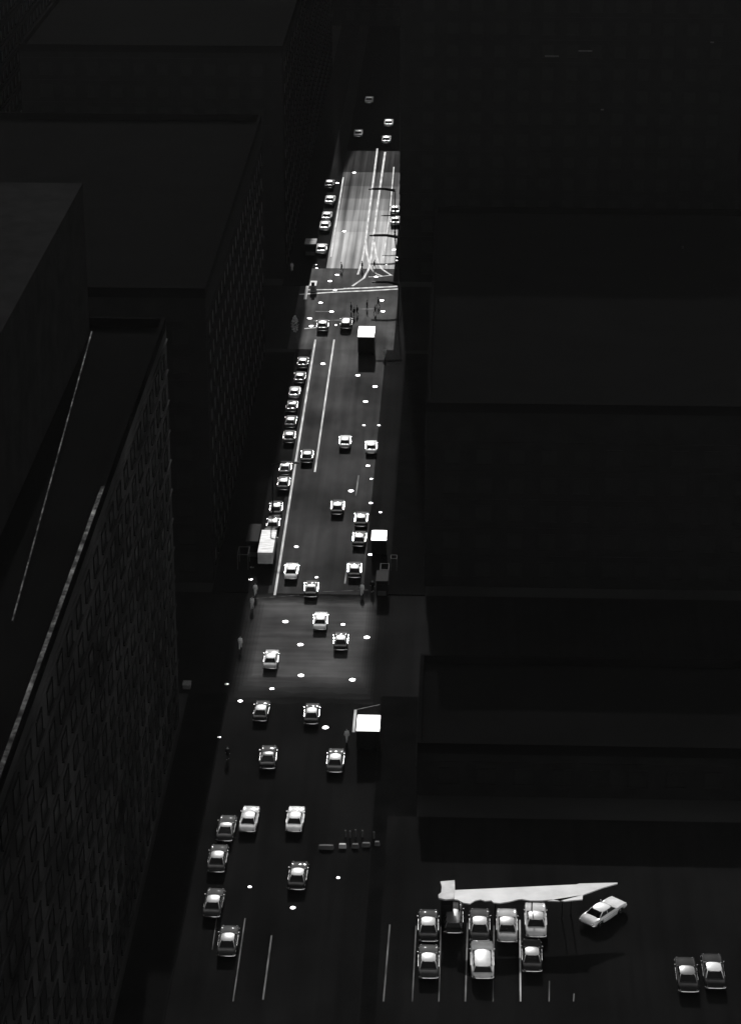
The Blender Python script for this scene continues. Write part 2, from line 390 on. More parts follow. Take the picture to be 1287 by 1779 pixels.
# set-back tower on the office block
b = BL['L0']
mb = MB(); mb.box(-78 - b.location.x, -39.9 - b.location.x, 122 - b.location.y, 250 - b.location.y, 49.002, 66)
mb.build('setback_tower', M['wall'], b)
add_line(b, [(22, 1078), (160, 575)], 50.2, .12)
mb = MB(); mb.box(-32.2 - b.location.x, -31.85 - b.location.x, 128 - b.location.y, 204 - b.location.y, 50.003, 50.12)
mb.build('coping', M['coping'], b)

print('buildings', len(bpy.data.objects))

# ---------------- cars ----------------
def loft(mb, rings, mi=0, caps=True):
    i0 = len(mb.v); n = len(rings[0])
    for r in rings: mb.v += [tuple(q) for q in r]
    for a in range(len(rings) - 1):
        for k in range(n):
            j = (k + 1) % n
            mb.f.append((i0 + a * n + k, i0 + a * n + j, i0 + (a + 1) * n + j, i0 + (a + 1) * n + k)); mb.m.append(mi)
    if caps:
        mb.f.append(tuple(i0 + k for k in reversed(range(n)))); mb.m.append(mi)
        mb.f.append(tuple(i0 + (len(rings) - 1) * n + k for k in range(n))); mb.m.append(mi)
def make_car(kind):
    root = bpy.data.objects.new('saloon_car', None); COL.objects.link(root)
    Lr, Lf = (-2.6, 2.65)
    # lower body: stations rear to front
    st = [(-2.62, .80, .55, .74, .70), (-2.52, .90, .42, .86, .82), (-2.2, .95, .38, .93, .90), (-1.95, .965, .60, .95, .915), (-1.55, .97, .66, .955, .92),
          (-1.15, .97, .60, .95, .92), (-1.0, .975, .26, .95, .93), (0, .985, .24, .95, .93), (1.05, .975, .26, .95, .935), (1.2, .97, .60, .955, .945),
          (1.6, .97, .66, .955, .94), (2.0, .965, .60, .93, .915), (2.15, .955, .36, .92, .90), (2.55, .92, .40, .86, .84), (2.66, .84, .52, .74, .70)]
    rings = []
    for (y, hw, zb, zf, zd) in st:
        hh = []
        for s in (1, -1):
            q = [(s * (hw - .12), y, zb), (s * (hw - .02), y, zb + .03), (s * hw, y, (zb + zf) / 2 + .03), (s * (hw - .015), y, zf - .08), (s * (hw - .06), y, zf),
                 (s * (hw - .16), y, zf - .012), (s * (hw - .30), y, zd - .005), (s * .33, y, zd + .018)]
            hh.append(q if s == 1 else q[::-1])
        rings.append(hh[0] + hh[1])
    mb = MB(); loft(mb, rings)
    body = mb.build('body', paint(.1), root, smooth=True)
    # greenhouse
    if kind == 'sedan': by0, by1, ty0, ty1, zt = -1.62, 1.05, -.98, .42, 1.40
    elif kind == 'wagon': by0, by1, ty0, ty1, zt = -2.35, 1.05, -2.05, .42, 1.44
    else: by0, by1, ty0, ty1, zt = -1.75, .85, -.72, .2, 1.34
    bw, tw, zb = .80, .63, .93
    mb = MB(); nx, ny = 8, 8
    def roofpt(u, v, dz=0):
        x = -1 + 2 * u; y = ty0 - .06 + (ty1 - ty0 + .12) * v
        e = 1 - .055 * abs(x) ** 3 * 1 - .06 * abs(2 * v - 1) ** 3
        return (x * (tw + .05) * (1 - .05 * abs(2 * v - 1) ** 4), y, zt - .02 + .0 - .06 * abs(x) ** 2.6 - .065 * abs(2 * v - 1) ** 2.6 + dz)
    for dz in (0, -.05):
        i0 = len(mb.v)
        for a in range(nx + 1):
            for c in range(ny + 1): mb.v.append(roofpt(a / nx, c / ny, dz))
        for a in range(nx):
            for c in range(ny):
                mb.f.append((i0 + a * (ny + 1) + c, i0 + (a + 1) * (ny + 1) + c, i0 + (a + 1) * (ny + 1) + c + 1, i0 + a * (ny + 1) + c + 1)); mb.m.append(0)
    for s in (1, -1):
        for (ya, yb) in ((by0, ty0), (by1, ty1)):
            mb.tube((s * (bw + .01), ya, zb - .03), (s * (tw + .02), yb, zt - .09), .045, .035, 6)
        mb.tube((s * (bw + .015), -.35, zb - .03), (s * (tw + .035), -.33, zt - .07), .035, .03, 6)
        if kind == 'wagon': mb.tube((s * (bw + .015), -1.35, zb - .03), (s * (tw + .035), -1.3, zt - .07), .04, .035, 6)
    mb.build('roof', paint(.1), root, smooth=True)
    zt2 = zt - .085
    mb = MB(); mb.quad((-bw, by1, zb), (bw, by1, zb), (tw, ty1, zt2), (-tw, ty1, zt2)); mb.build('windscreen', M['carglass'], root)
    mb = MB(); mb.quad((-bw, by0, zb), (bw, by0, zb), (tw, ty0, zt2), (-tw, ty0, zt2)); mb.build('rear_window', M['carglass'], root)
    for s in (1, -1):
        mb = MB(); mb.quad((s * bw, by0, zb), (s * bw, by1, zb), (s * tw, ty1, zt2), (s * tw, ty0, zt2)); mb.build('side_window', M['carglass'], root)
    # chrome
    for (y, s) in ((-2.72, -1), (2.76, 1)):
        mb = MB(); ybk = y - s * .10
        xs = [-.98, -.9, -.5, 0, .5, .9, .98]; off = [.28, .08, .02, 0, .02, .08, .28]
        rings = [[(x, y - s * o, .40), (x, y - s * (o + .02) + s * .03, .50), (x, y - s * o, .60), (x, y - s * (o + .09), .60), (x, y - s * (o + .09), .40)] for x, o in zip(xs, off)]
        loft(mb, rings); mb.build('bumper', M['chrome'], root, smooth=True)
    mb = MB(); mb.box(-.58, .58, 2.62, 2.69, .58, .70); mb.build('grille', M['chrome'], root)
    for s in (1, -1):
        mb = MB(); mb.tube((s * .72, 2.58, .68), (s * .72, 2.70, .68), .09, n=12); mb.build('headlight', M['lampglass'], root)
        mb = MB(); mb.tube((s * .76, -2.57, .68), (s * .76, -2.67, .68), .075, n=10); mb.build('tail_light', M['tail'], root)
        for y in (-1.55, 1.6):
            mb = MB(); mb.tube((s * .72, y, .34), (s * .93, y, .34), .34, n=18); wh = mb.build('wheel', M['rubber'], root)
            mb = MB(); mb.tube((s * .92, y, .34), (s * .945, y, .34), .19, .17, n=14); mb.build('hubcap', M['chrome'], wh)
        mb = MB(); mb.tube((s * .93, .95, .93), (s * 1.02, .93, 1.02), .015, n=5); mb.box(min(s * .98, s * 1.1), max(s * .98, s * 1.1), .93, .97, 1.0, 1.1); mb.build('mirror', M['chrome'], root)
        mb = MB(); mb.box(min(s * .972, s * .998), max(s * .972, s * .998), -.98, 1.0, .70, .725); mb.build('side_trim', M['chrome'], root)
    return root
PROTO = {k: make_car(k) for k in ('sedan', 'wagon', 'coupe')}
used = set()
def set_mat(o, m):
    o.material_slots[0].link = 'OBJECT'; o.material_slots[0].material = m
def car(px, py, kind, bv, rv, label, group, rot=0.0, flip=False, off=.9, z=0.0, scale=1.0):
    q = P(px, py, 1.0 + z)
    src = PROTO[kind]
    r = src if kind not in used else copy_tree(src)
    used.add(kind)
    r.location = (q.x, q.y + off, z)
    r.rotation_euler = (0, 0, R(rot + (180 if flip else 0))); r.scale = (scale,) * 3
    tag(r, label, 'car', group)
    for c in r.children:
        nm = c.name.split('.')[0]
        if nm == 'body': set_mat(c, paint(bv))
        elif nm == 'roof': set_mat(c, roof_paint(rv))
    return r
GD = 'cars driving on the street'; GP = 'cars parked along the left kerb'; GL = 'cars parked in the car park'
GF = 'cars parked in the far block'
J = lambda: rnd.uniform(-1.5, 1.5)
CARS = [
 # px, py, kind, body, roof, label, group
 (641, 172, 'sedan', .35, .5, 'farthest small pale car at the dark top of the street', GD),
 (622, 230, 'sedan', .25, .4, 'far car in the dark at the left edge of the top of the street', GD),
 (675, 212, 'sedan', .4, .5, 'pale far car just above the saloon that throws a black shadow on the pale pavement', GD),
 (671, 241, 'sedan', .3, .5, 'far car at the top end of the bright pavement, by the right edge', GD),
 (573, 346, 'sedan', .6, .6, 'white saloon topmost in the parked row beside the bright far block', GF),
 (567.5, 374, 'sedan', .4, .6, 'second pale saloon down in the parked row of the bright far block', GF),
 (564, 391, 'sedan', .6, .55, 'third white saloon down in the parked row of the bright far block', GF),
 (572, 318, 'sedan', .06, .08, 'dim dark car parked above the white row of the far block', GF),
 (558, 431, 'sedan', .55, .6, 'white saloon nearest to the far crossing in the left parked row', GF),
 (686, 363, 'sedan', .2, .3, 'upper of the two cars half hidden by the tall corner building', GF),
 (686.5, 382, 'sedan', .5, .6, 'lower pale car peeping past the edge of the tall corner building', GF),
 (560, 564, 'sedan', .12, .7, 'dark saloon with white roof waiting at the far crossing, left lane', GD),
 (601, 560, 'wagon', .05, .6, 'dark car with pale roof waiting left of the white box truck', GD),
 (525.5, 628, 'sedan', .1, .5, 'topmost car of the left kerb row below the far crossing', GP),
 (520.5, 654, 'sedan', .1, .55, 'second car down the left kerb row below the far crossing', GP),
 (511, 680, 'sedan', .3, .6, 'wide pale car third down the left kerb row', GP),
 (506.5, 704, 'coupe', .1, .3, 'dark car with one small glint, fourth down the left kerb row', GP),
 (504.5, 731, 'sedan', .1, .5, 'fifth car down the left kerb row, dim roof', GP),
 (502, 757, 'sedan', .1, .5, 'sixth car down the left kerb row, level with the two saloons on the right', GP),
 (495, 812, 'coupe', .1, .4, 'car alone after the gap in the left kerb row', GP),
 (492, 838, 'sedan', .1, .5, 'car in front of the one after the kerb row gap', GP),
 (479, 882, 'sedan', .1, .45, 'dark car second ahead of the white ribbed van', GP),
 (474, 909, 'sedan', .1, .5, 'car right ahead of the white ribbed van', GP),
 (533, 791, 'sedan', .06, .3, 'black saloon close to the left lane line, mid street', GD),
 (599, 766, 'sedan', .35, .65, 'pale roofed saloon with long shadow in the middle lane', GD),
 (644.5, 775, 'sedan', .7, .7, 'white saloon in the right lane, mid street', GD),
 (586, 880, 'sedan', .04, .6, 'black saloon with chrome bumper and bright roof in the middle lane', GD),
 (627, 901, 'sedan', .04, .6, 'first of two black pale-roofed saloons in file on the right', GD),
 (624, 935, 'sedan', .04, .55, 'second of two black pale-roofed saloons in file, left of the small white van', GD),
 (505.5, 991, 'sedan', .7, .7, 'white saloon by the left lane line above the near crossing', GD),
 (615.5, 989, 'sedan', .04, .5, 'black saloon at the right stop line of the near crossing', GD),
 (540, 1022, 'coupe', .03, .6, 'black car with slanted roof glint at the near stop line', GD),
 (556, 1078, 'sedan', .6, .7, 'white saloon with trunk shining in the middle of the near crossing', GD),
 (591.5, 1113, 'sedan', .04, .65, 'black chrome edged saloon in the right of the near crossing', GD),
 (470, 1145, 'sedan', .35, .75, 'two tone saloon with broad white roof at the left of the near crossing', GD),
 (453, 1235, 'sedan', .05, .7, 'black saloon with square white roof left of the street, just below the near crossing', GD),
 (541, 1240, 'sedan', .04, .5, 'black saloon edged in chrome in the middle, just below the near crossing', GD),
 (465, 1316, 'coupe', .03, .05, 'all black car with only its outline shining', GD),
 (582, 1322, 'sedan', .12, .5, 'grey roofed saloon below the box truck with white roof', GD),
 (432, 1424, 'sedan', .6, .7, 'white saloon left of its white neighbour in the lower street', GD),
 (512, 1424, 'sedan', .72, .75, 'bright white saloon in the lower street, right of another white saloon', GD),
 (516.5, 1523, 'sedan', .05, .5, 'black saloon with pale roof, lowest in the driving lanes', GD),
 (392, 1440, 'coupe', .1, .5, 'dark parked car beside the white saloon of the lower street', GP),
 (377, 1493, 'sedan', .1, .35, 'dark parked car third from the bottom of the left kerb row', GP),
 (370, 1570, 'sedan', .1, .4, 'dark parked car farthest left, second from the bottom of the kerb row', GP),
 (395, 1637, 'sedan', .1, .35, 'dark saloon parked lowest at the left kerb', GP),
]
for (px, py, kd, bv, rv, lb, gp) in CARS:
    car(px, py, kd, bv, rv, lb, gp, rot=J(), off=.85, scale=(1 if py < 600 else .88 if py < 1300 else .95) * rnd.uniform(.98, 1.02))
LOT = [
 (743.5, 1611, 'sedan', .05, .5, 'dark saloon with white roof, left end of the upper row in the car park', 0, 1.03),
 (787, 1597, 'wagon', .04, .12, 'dark estate car with grey roof, second bay of the upper row', 0, 1),
 (833, 1610, 'sedan', .1, .55, 'dark saloon with white edges, third bay of the upper row', 0, 1.04),
 (880.5, 1611, 'sedan', .32, .35, 'light grey saloon, fourth bay of the upper row', 0, 1.06),
 (930.5, 1602, 'sedan', .5, .42, 'white saloon right of the light grey one in the upper row', 0, 1.1),
 (744, 1674, 'sedan', .12, .45, 'grey saloon in the lower row, left end', 0, 1.03),
 (837.5, 1672, 'wagon', .55, .5, 'large white saloon alone in the middle of the lower row', 0, 1.15),
 (924, 1663, 'sedan', .06, .28, 'dark car with grey roof behind the white saloon at the right of the rows', 0, 1),
 (1047, 1579, 'sedan', .72, .75, 'white saloon parked askew right of the canopy', -40, 1.05),
 (1193.5, 1697, 'sedan', .05, .12, 'dim grey car at the bottom right, left of the pair', 0, 1.05),
 (1240, 1691, 'sedan', .05, .6, 'dark car with white roof at the bottom right corner', 0, 1.05)]
for (px, py, kd, bv, rv, lb, ro, sc) in LOT:
    car(px, py, kd, bv, rv, lb, GL, rot=ro + J() * .5, z=.135, scale=sc, off=.9 if ro == 0 else 0)

# ---------------- trucks and vans ----------------
def truck(name, label, px, py, wd, ln, h, roofmat='whitebox', side=.03, cab=True, pale=False):
    q = P(px, py, h)
    t = thing(name, label, 'truck', (q.x, q.y, 0))
    mb = MB(); mb.box(-wd / 2, wd / 2, -ln / 2, ln / 2, .75, h - .06)
    mb.build('cargo_box', paint(side), t)
    mb = MB(); mb.box(-wd / 2 - .02, wd / 2 + .02, -ln / 2 - .02, ln / 2 + .02, h - .06, h); mb.build('roof_panel', M[roofmat], t, bevel=.02)
    mb = MB(); mb.box(-wd / 2 + .15, -.02, -ln / 2 - .03, -ln / 2, .95, h - .35); mb.box(.02, wd / 2 - .15, -ln / 2 - .03, -ln / 2, .95, h - .35); mb.build('rear_door', paint(side * .8), t)
    mb = MB(); y0 = ln / 2 + .12
    mb.box(-wd / 2 + .15, wd / 2 - .15, y0, y0 + 1.9, .5, 1.3); mb.box(-wd / 2 + .2, wd / 2 - .2, y0, y0 + 1.2, 1.3, 2.2, top=.1)
    cb = mb.build('cab', paint(.1), t, bevel=.05)
    mb = MB(); mb.quad((-wd / 2 + .4, y0 + 1.2, 1.4), (wd / 2 - .4, y0 + 1.2, 1.4), (wd / 2 - .45, y0 + 1.13, 2.05), (-wd / 2 + .45, y0 + 1.13, 2.05)); mb.build('windscreen', M['carglass'], cb)
    mb = MB(); mb.box(-.45, .45, -ln / 2 + .1, y0 + 1.7, .5, .75); mb.build('chassis', M['post'], t)
    for s in (1, -1):
        for y in (-ln / 2 + .9, y0 + 1.1):
            mb = MB(); mb.tube((s * (wd / 2 - .35), y, .45), (s * (wd / 2 - .05), y, .45), .45, n=18); wh = mb.build('wheel', M['rubber'], t)
            mb = MB(); mb.tube((s * (wd / 2 - .06), y, .45), (s * (wd / 2 - .03), y, .45), .2, n=12); mb.build('hubcap', M['chrome'], wh)
        mb = MB(); mb.tube((s * .8, y0 + 1.88, .85), (s * .8, y0 + 1.95, .85), .11, n=12); mb.build('headlight', M['lampglass'], t)
    return t
truck('box_truck', 'tall box truck with bright white roof and long black shadow at the far crossing', 636.5, 576, 2.7, 5.4, 3.5)
truck('small_truck', 'small white roofed van parked at the right kerb, mid street', 658.5, 930, 2.0, 3.4, 2.6)
truck('box_truck', 'box truck with square white roof parked right, below the near crossing', 640, 1256, 2.62, 3.9, 3.0)
truck('ribbed_van', 'long white ribbed delivery truck at the left kerb above the near crossing', 464.5, 940, 2.0, 7.6, 2.4, roofmat='ribbed', side=.5)

# ---------------- manhole covers ----------------
def cover_mesh(r):
    mb = MB(); mb.tube((0, 0, 0), (0, 0, .012), r, r * .97, n=20)
    for k in range(-2, 3): mb.box(-r * .7, r * .7, k * r * .28 - .02, k * r * .28 + .02, .012, .018)
    return mb.mesh('manhole_cover', [M['iron']])
CM = {.42: cover_mesh(.36), .3: cover_mesh(.27), .22: cover_mesh(.2)}
COV = [(615, 300, .42, 'highest manhole cover shining on the far pale pavement'), (586, 318, .42, 'square looking cover above the far parked row'),
 (598, 402, .42, 'cover on the pale pavement beside the far parked row'), (684, 434, .42, 'cover below the arm of the middle street lamp'),
 (689, 448, .22, 'small cover by the edge of the corner building, upper'), (689, 453.5, .22, 'small cover by the edge of the corner building, lower'),
 (671, 460, .3, 'cover right of the turning lines'), (653, 481, .42, 'cover lying on the foot of the turning lines'),
 (585.5, 477.6, .42, 'cover at the feet of the walker on the pale pavement'), (573, 488.5, .42, 'cover left of the crosswalk, above its line'),
 (582, 504, .3, 'cover lying on the crosswalk line'), (557, 526, .42, 'cover below the crosswalk line on the left'),
 (663, 522, .42, 'cover right of the walkers, upper'), (576, 541.5, .42, 'cover in the middle of the far crossing'),
 (665, 541, .42, 'cover right of the walkers, lower'), (538, 553, .42, 'cover at the left edge of the far crossing'),
 (541, 566.6, .42, 'cover just left of the waiting white roofed saloon'), (583.5, 565, .22, 'tiny cover between the two waiting cars'),
 (561, 632, .42, 'cover between the two long lane lines'), (621.6, 652, .5 and .42, 'cover at the foot of the box truck shadow'),
 (651.4, 671.6, .42, 'cover right below the end of the box truck shadow, at the dark edge'), (635, 697.7, .42, 'lone cover in the empty right lane'),
 (632, 739, .22, 'tiny cover above the white saloon of the right lane'), (658, 739, .22, 'tiny cover in the right parking lane'),
 (639, 809.4, .3, 'cover behind the white saloon of the right lane'), (645, 832, .22, 'tiny cover in the dark right lane'),
 (609.6, 853, .42, 'cover ahead of the black saloons on the right'), (644, 874, .3, 'small cover right of the files of saloons'),
 (660.6, 890, .22, 'tiny cover on the right pavement side'), (515, 950, .3, 'cover ahead of the white saloon in the left lane'),
 (643, 963.6, .3, 'dull cover below the small white van'), (550, 1003, .22, 'tiny cover ahead of the black car at the near stop line'),
 (496, 1080, .42, 'cover alone in the upper left of the near crossing'), (596, 1085, .3, 'dim cover above the black saloon of the near crossing'),
 (522, 1120, .42, 'cover in the centre of the near crossing'), (637, 1107.5, .42, 'cover at the right edge of the near crossing'),
 (523, 1173.6, .42, 'cover at the lower centre of the near crossing'), (612, 1181, .42, 'large cover lower right of the near crossing'),
 (472.5, 1196.6, .3, 'dull cover below the two tone saloon'), (394, 1190, .3, 'cover at the left kerb of the near crossing'),
 (417.6, 1218, .3, 'dim cover left below the near crossing'), (565.5, 1264, .42, 'cover between the black saloon and the box truck'),
 (438, 987, .3, 'cover on the left pavement below the ribbed truck'), (435.5, 1008, .3, 'lower cover on the left pavement below the ribbed truck'),
 (509, 1577, .3, 'cover behind the lowest driving saloon'), (587.5, 1525, .22, 'tiny cover right of the lowest driving saloon'),
 (434, 1541, .22, 'faint tiny cover left of the lowest driving saloon'), (381, 1282.5, .22, 'tiny cover at the left kerb below the near crossing'),
 (548, 460, .3, 'upper of two covers by the far left corner'), (550, 466, .22, 'lower of two covers by the far left corner'),
 (546, 498, .42, 'cover beside the pale kiosk')]
for (px, py, r, lb) in COV:
    q = P(px, py); z = .006 if KL < q.x < KR else .122
    if m2 < q.y and q.x > KRN: z = .122
    o = link('manhole_cover', CM[r], None, (q.x, q.y, z)); o.rotation_euler = (rnd.uniform(-.01, .01), rnd.uniform(-.01, .01), rnd.uniform(0, 3))
    tag(o, lb, 'manhole cover', 'manhole covers in the street')

# ---------------- street lamps ----------------
def lamp_parts(arm, hh, heavy=1.0):
    root = bpy.data.objects.new('street_lamp', None); COL.objects.link(root)
    mb = MB(); mb.tube((0, 0, 0), (0, 0, hh), .13, .08, 10); mb.tube((0, 0, 0), (0, 0, .5), .22, .16, 10); mb.build('pole', M['post'], root)
    mb = MB(); mb.tube((0, 0, hh), (-arm * .5, 0, hh + .35), .09 * heavy, .08 * heavy, 8); mb.tube((-arm * .5, 0, hh + .35), (-arm, 0, hh + .3), .08 * heavy, .07 * heavy, 8); mb.build('arm', M['post'], root)
    mb = MB(); mb.box(-arm - .8, -arm, -.22, .22, hh + .2, hh + .42, top=.04); hd = mb.build('lamp_head', M['post'], root, bevel=.04)
    mb = MB(); mb.box(-arm - .68, -arm - .14, -.15, .15, hh + .13, hh + .2); mb.build('lamp_glass', M['lampglass'], hd)
    return root
LA = lamp_parts(4.6, 9, 3.2); first = [True]
for (px, py, s, lb, mir) in [(686, 332, .95, 'highest street lamp with its arm dark against the bright pavement', 1), (692, 413, .98, 'street lamp with thick arm over the top of the turning lines', 1),
                        (692, 494, .85, 'street lamp with its arm over the crosswalk line', 1), (686, 377, .5, 'short lamp arm between the two longer arms', 1)]:
    o = LA if first[0] else copy_tree(LA); first[0] = False
    q = P(px, py, 9 * s + .0); o.location = (q.x, q.y, .1); o.scale = (s, s, s) ; tag(o, lb, 'street lamp', 'street lamps on the right side')
LB = lamp_parts(3.0, 8.0, 1.2); first = [True]
for (px, py, lb) in [(515, 806, 'left kerb street lamp with its head by the black mid street saloon'), ]:
    o = LB if first[0] else copy_tree(LB); first[0] = False
    q = P(px, py, 8.2); o.location = (q.x - 3.4, q.y, .1); o.rotation_euler = (0, 0, R(180)); tag(o, lb, 'street lamp', 'left side street lamp')

# ---------------- people ----------------
def person_mesh(step, bend, armswing, coat):
    """returns body, clothes meshes"""
    def grow(joints, edges, name, lvl=1):
        me = bpy.data.meshes.new(name); me.from_pydata([j[0] for j in joints], edges, [])
        o = bpy.data.objects.new(name, me); COL.objects.link(o)
        o.modifiers.new('s', 'SKIN'); 
        for i, j in enumerate(joints):
            sv = me.skin_vertices[0].data[i]; sv.radius = j[1] if isinstance(j[1], tuple) else (j[1], j[1]); sv.use_root = (i == 0)
        sb = o.modifiers.new('u', 'SUBSURF'); sb.levels = lvl; sb.render_levels = lvl
        dg = bpy.context.evaluated_depsgraph_get(); out = bpy.data.meshes.new_from_object(o.evaluated_get(dg)); out.name = name
        bpy.data.objects.remove(o, do_unlink=True); bpy.data.meshes.remove(me)
        out.polygons.foreach_set('use_smooth', [True] * len(out.polygons))
        return out
    J = [((0, 0, .94), (.15, .11)), ((0, .0, 1.12), (.13, .10)), ((0, bend * .5, 1.36), (.17, .115)), ((0, bend, 1.49), .06), ((0, bend + .01, 1.56), (.07, .08)), ((0, bend + .03, 1.66), (.08, .10)), ((0, bend + .02, 1.735), (.055, .07))]
    E = [(0, 1), (1, 2), (2, 3), (3, 4), (4, 5), (5, 6)]
    for s in (1, -1):
        f = step * s
        i = len(J)
        J += [((s * .09, 0, .86), .09), ((s * .095, f * .5 + .03, .50), .06), ((s * .095, f - .03, .09), .042), ((s * .1, f + .05, .04), .04), ((s * .1, f + .16, .03), .032)]
        E += [(0, i), (i, i + 1), (i + 1, i + 2), (i + 2, i + 3), (i + 3, i + 4)]
        i = len(J); a = -armswing * s
        J += [((s * .19, bend * .6, 1.40), .055), ((s * .24, a * .4 - .02, 1.13), .043), ((s * .25, a + .03, .90), .03), ((s * .25, a + .05, .84), (.036, .018))]
        E += [(2, i), (i, i + 1), (i + 1, i + 2), (i + 2, i + 3)]
        hnd = i + 3
        for k in range(4):
            j = len(J); y = a + .05 + (k - 1.5) * .02
            J += [((s * .25, y, .79), .009), ((s * .245, y + .005, .755 + abs(k - 1.5) * .008), .008)]
            E += [(hnd, j), (j, j + 1)]
        j = len(J); J += [((s * .24, a + .10, .83), .01), ((s * .235, a + .115, .80), .009)]; E += [(hnd, j), (j, j + 1)]
    body = grow(J, E, 'body')
    # coat: a hollow-looking shell over trunk and arms
    K = [((0, 0, 1.0), (.19, .15)), ((0, .0, 1.14), (.16, .13)), ((0, bend * .5, 1.36), (.20, .14)), ((0, bend * .9, 1.47), (.09, .08)), ((0, 0, .88), (.20, .16))]
    E2 = [(0, 1), (1, 2), (2, 3), (0, 4)]
    if coat: K.append(((0, -.01, .60), (.21, .17))); E2.append((4, 5))
    for s in (1, -1):
        i = len(K); a = -armswing * s
        K += [((s * .19, bend * .6, 1.40), .07), ((s * .24, a * .4 - .02, 1.13), .06), ((s * .25, a + .02, .92), .048)]
        E2 += [(2, i), (i, i + 1), (i + 1, i + 2)]
    ct = grow(K, E2, 'coat')
    T = [((0, 0, .95), (.165, .125))]; E3 = []
    for s in (1, -1):
        f = step * s; i = len(T)
        T += [((s * .09, 0, .84), .10), ((s * .095, f * .5 + .03, .50), .075), ((s * .095, f - .03, .12), .06)]
        E3 += [(0, i), (i, i + 1), (i + 1, i + 2)]
    tr = grow(T, E3, 'trousers')
    mb = MB(); rr = []
    for k in range(6):
        t = k / 5 * math.pi * .5; z = 1.69 + .10 * math.sin(t); r = math.cos(t) * .098 + .002
        rr.append([(r * .92 * math.cos(a), bend + .015 + r * 1.12 * math.sin(a), z) for a in [2 * math.pi * q / 12 for q in range(12)]])
    loft(mb, rr); hair = mb.mesh('hair', [M['hair']], smooth=True)
    return body, ct, tr, hair
def make_person(step, bend, sw, coat):
    root = bpy.data.objects.new('person', None); COL.objects.link(root)
    b, c, t, h = person_mesh(step, bend, sw, coat)
    for n, me, m in (('body', b, M['skin']), ('coat', c, M['cloth']), ('trousers', t, M['cloth']), ('hair', h, M['hair'])):
        me.materials.clear(); me.materials.append(m); link(n, me, root)
    return root
PP = [make_person(.22, .05, .18, False), make_person(.12, .03, .1, True), make_person(.28, .08, .22, True)]
pu = set()
PEO = [(593.5, 471, 0, 100, 'lone walker in dark clothes on the pale pavement above the crosswalk', 0), (629, 469, 1, 80, 'dark coated walker between the turning lines, left', 0),
 (650, 467, 2, -70, 'dark coated walker between the turning lines, right', 0), (610, 542, 1, 90, 'walker in long coat, left end of the group below the crosswalk', 0),
 (620.5, 547, 0, 80, 'walker nearest to the camera in the group, above the waiting cars', 0), (637.5, 538, 1, -90, 'walker standing alone in the middle of the group, in a long coat', 0),
 (657, 533, 2, 95, 'walker in a long coat highest on the right of the group', 0), (651.5, 546, 0, -80, 'walker lower right of the group, above the box truck', 0),
 (615, 550, 1, 60, 'walker partly behind the one nearest to the camera', 0),
 (444, 1034, 0, 10, 'person in pale clothes on the left pavement by the near stop line', 1), (438.5, 1057, 1, 170, 'person in pale clothes stepping off the left corner', 1),
 (629, 1034, 2, 0, 'person in pale clothes on the right corner of the near crossing', 1), (647, 1028, 1, 180, 'person waiting on the right pavement behind the pale one', 0),
 (602.5, 1289, 0, 20, 'person in white beside the parked box truck', 1), (507.5, 472, 1, 0, 'person in pale clothes on the far left corner', 1),
 (418, 1127, 2, 0, 'person in pale clothes at the left edge of the near crossing', 1), (396, 1320, 1, 0, 'dim person on the left pavement below the near crossing', 0),
 (668, 622, 0, 15, 'person in pale clothes on the dark right pavement by the box truck shadow', 1)]
for (px, py, k, rz, lb, pale) in PEO:
    o = PP[k] if k not in pu else copy_tree(PP[k]); pu.add(k)
    q = P(px, py); z = 0 if (KL < q.x < KR) else .12
    if q.y > C2a - 1 and -30 < q.x < KR: z = 0
    o.location = (q.x, q.y, z); o.rotation_euler = (0, 0, R(rz)); tag(o, lb, 'person', 'people on foot')
    for c in o.children:
        if c.name.split('.')[0] in ('coat', 'trousers'): set_mat(c, M['palecloth'] if pale else M['cloth'])

# ---------------- canopy, booth, kiosks, blocks, tree ----------------
HC = 3.6
c7 = lambda x, y: (660 + x / 3.785, 1500 + y / 3.785)
c8 = lambda x, y: (940 + x / 3.785, 1500 + y / 3.785)
out = [c7(492, 175), c7(760, 163), c7(1287, 138), c8(250, 132), c8(500, 126), c8(500, 131), c8(400, 160), c8(272, 207), c8(270, 236), c8(215, 240), c8(150, 247), c8(95, 236), c8(40, 243)] + \
      [c7(1180, 247), c7(1130, 236), c7(1060, 243), c7(985, 243), c7(930, 233), c7(905, 236), c7(850, 250), c7(785, 260), c7(745, 256), c7(730, 242), c7(690, 246), c7(660, 236), c7(625, 243), c7(590, 264), c7(545, 257), c7(510, 238), c7(487, 235)]
t0 = P(*c7(900, 200), HC)
cn = thing('parking_canopy', 'long white canopy with wavy front edge tapering to a point over the car park', 'canopy', (t0.x, t0.y, .13))
pts = [(P(a, b_, HC) - t0)[:2] for a, b_ in out]
mb = MB(); mb.prism(pts[::-1], HC - .13 - .12, HC - .13); mb.build('canopy_roof', M['canvas'], cn)
for (a, b_) in [c7(520, 200), c7(760, 185), c7(1000, 180), c7(1200, 175), c8(200, 160)]:
    q = P(a, b_, HC) - t0; mb = MB(); mb.tube((q.x, q.y, 0), (q.x, q.y, HC - .26), .07, n=8); mb.build('post', M['post'], cn)
bo = [c7(396, 118), c7(490, 110), c7(492, 170), c7(485, 232), c7(430, 236), c7(385, 226), c7(383, 205), c7(402, 190), c7(405, 150)]
t1 = P(*c7(440, 170), 3.4)
bt = thing('attendant_booth', 'small grey roofed booth at the left end of the white canopy', 'booth', (t1.x, t1.y, .13))
pts = [(P(a, b_, 3.4) - t1)[:2] for a, b_ in bo]
mb = MB(); mb.prism(pts[::-1], 3.1, 3.27); mb.build('roof', M['booth'], bt)
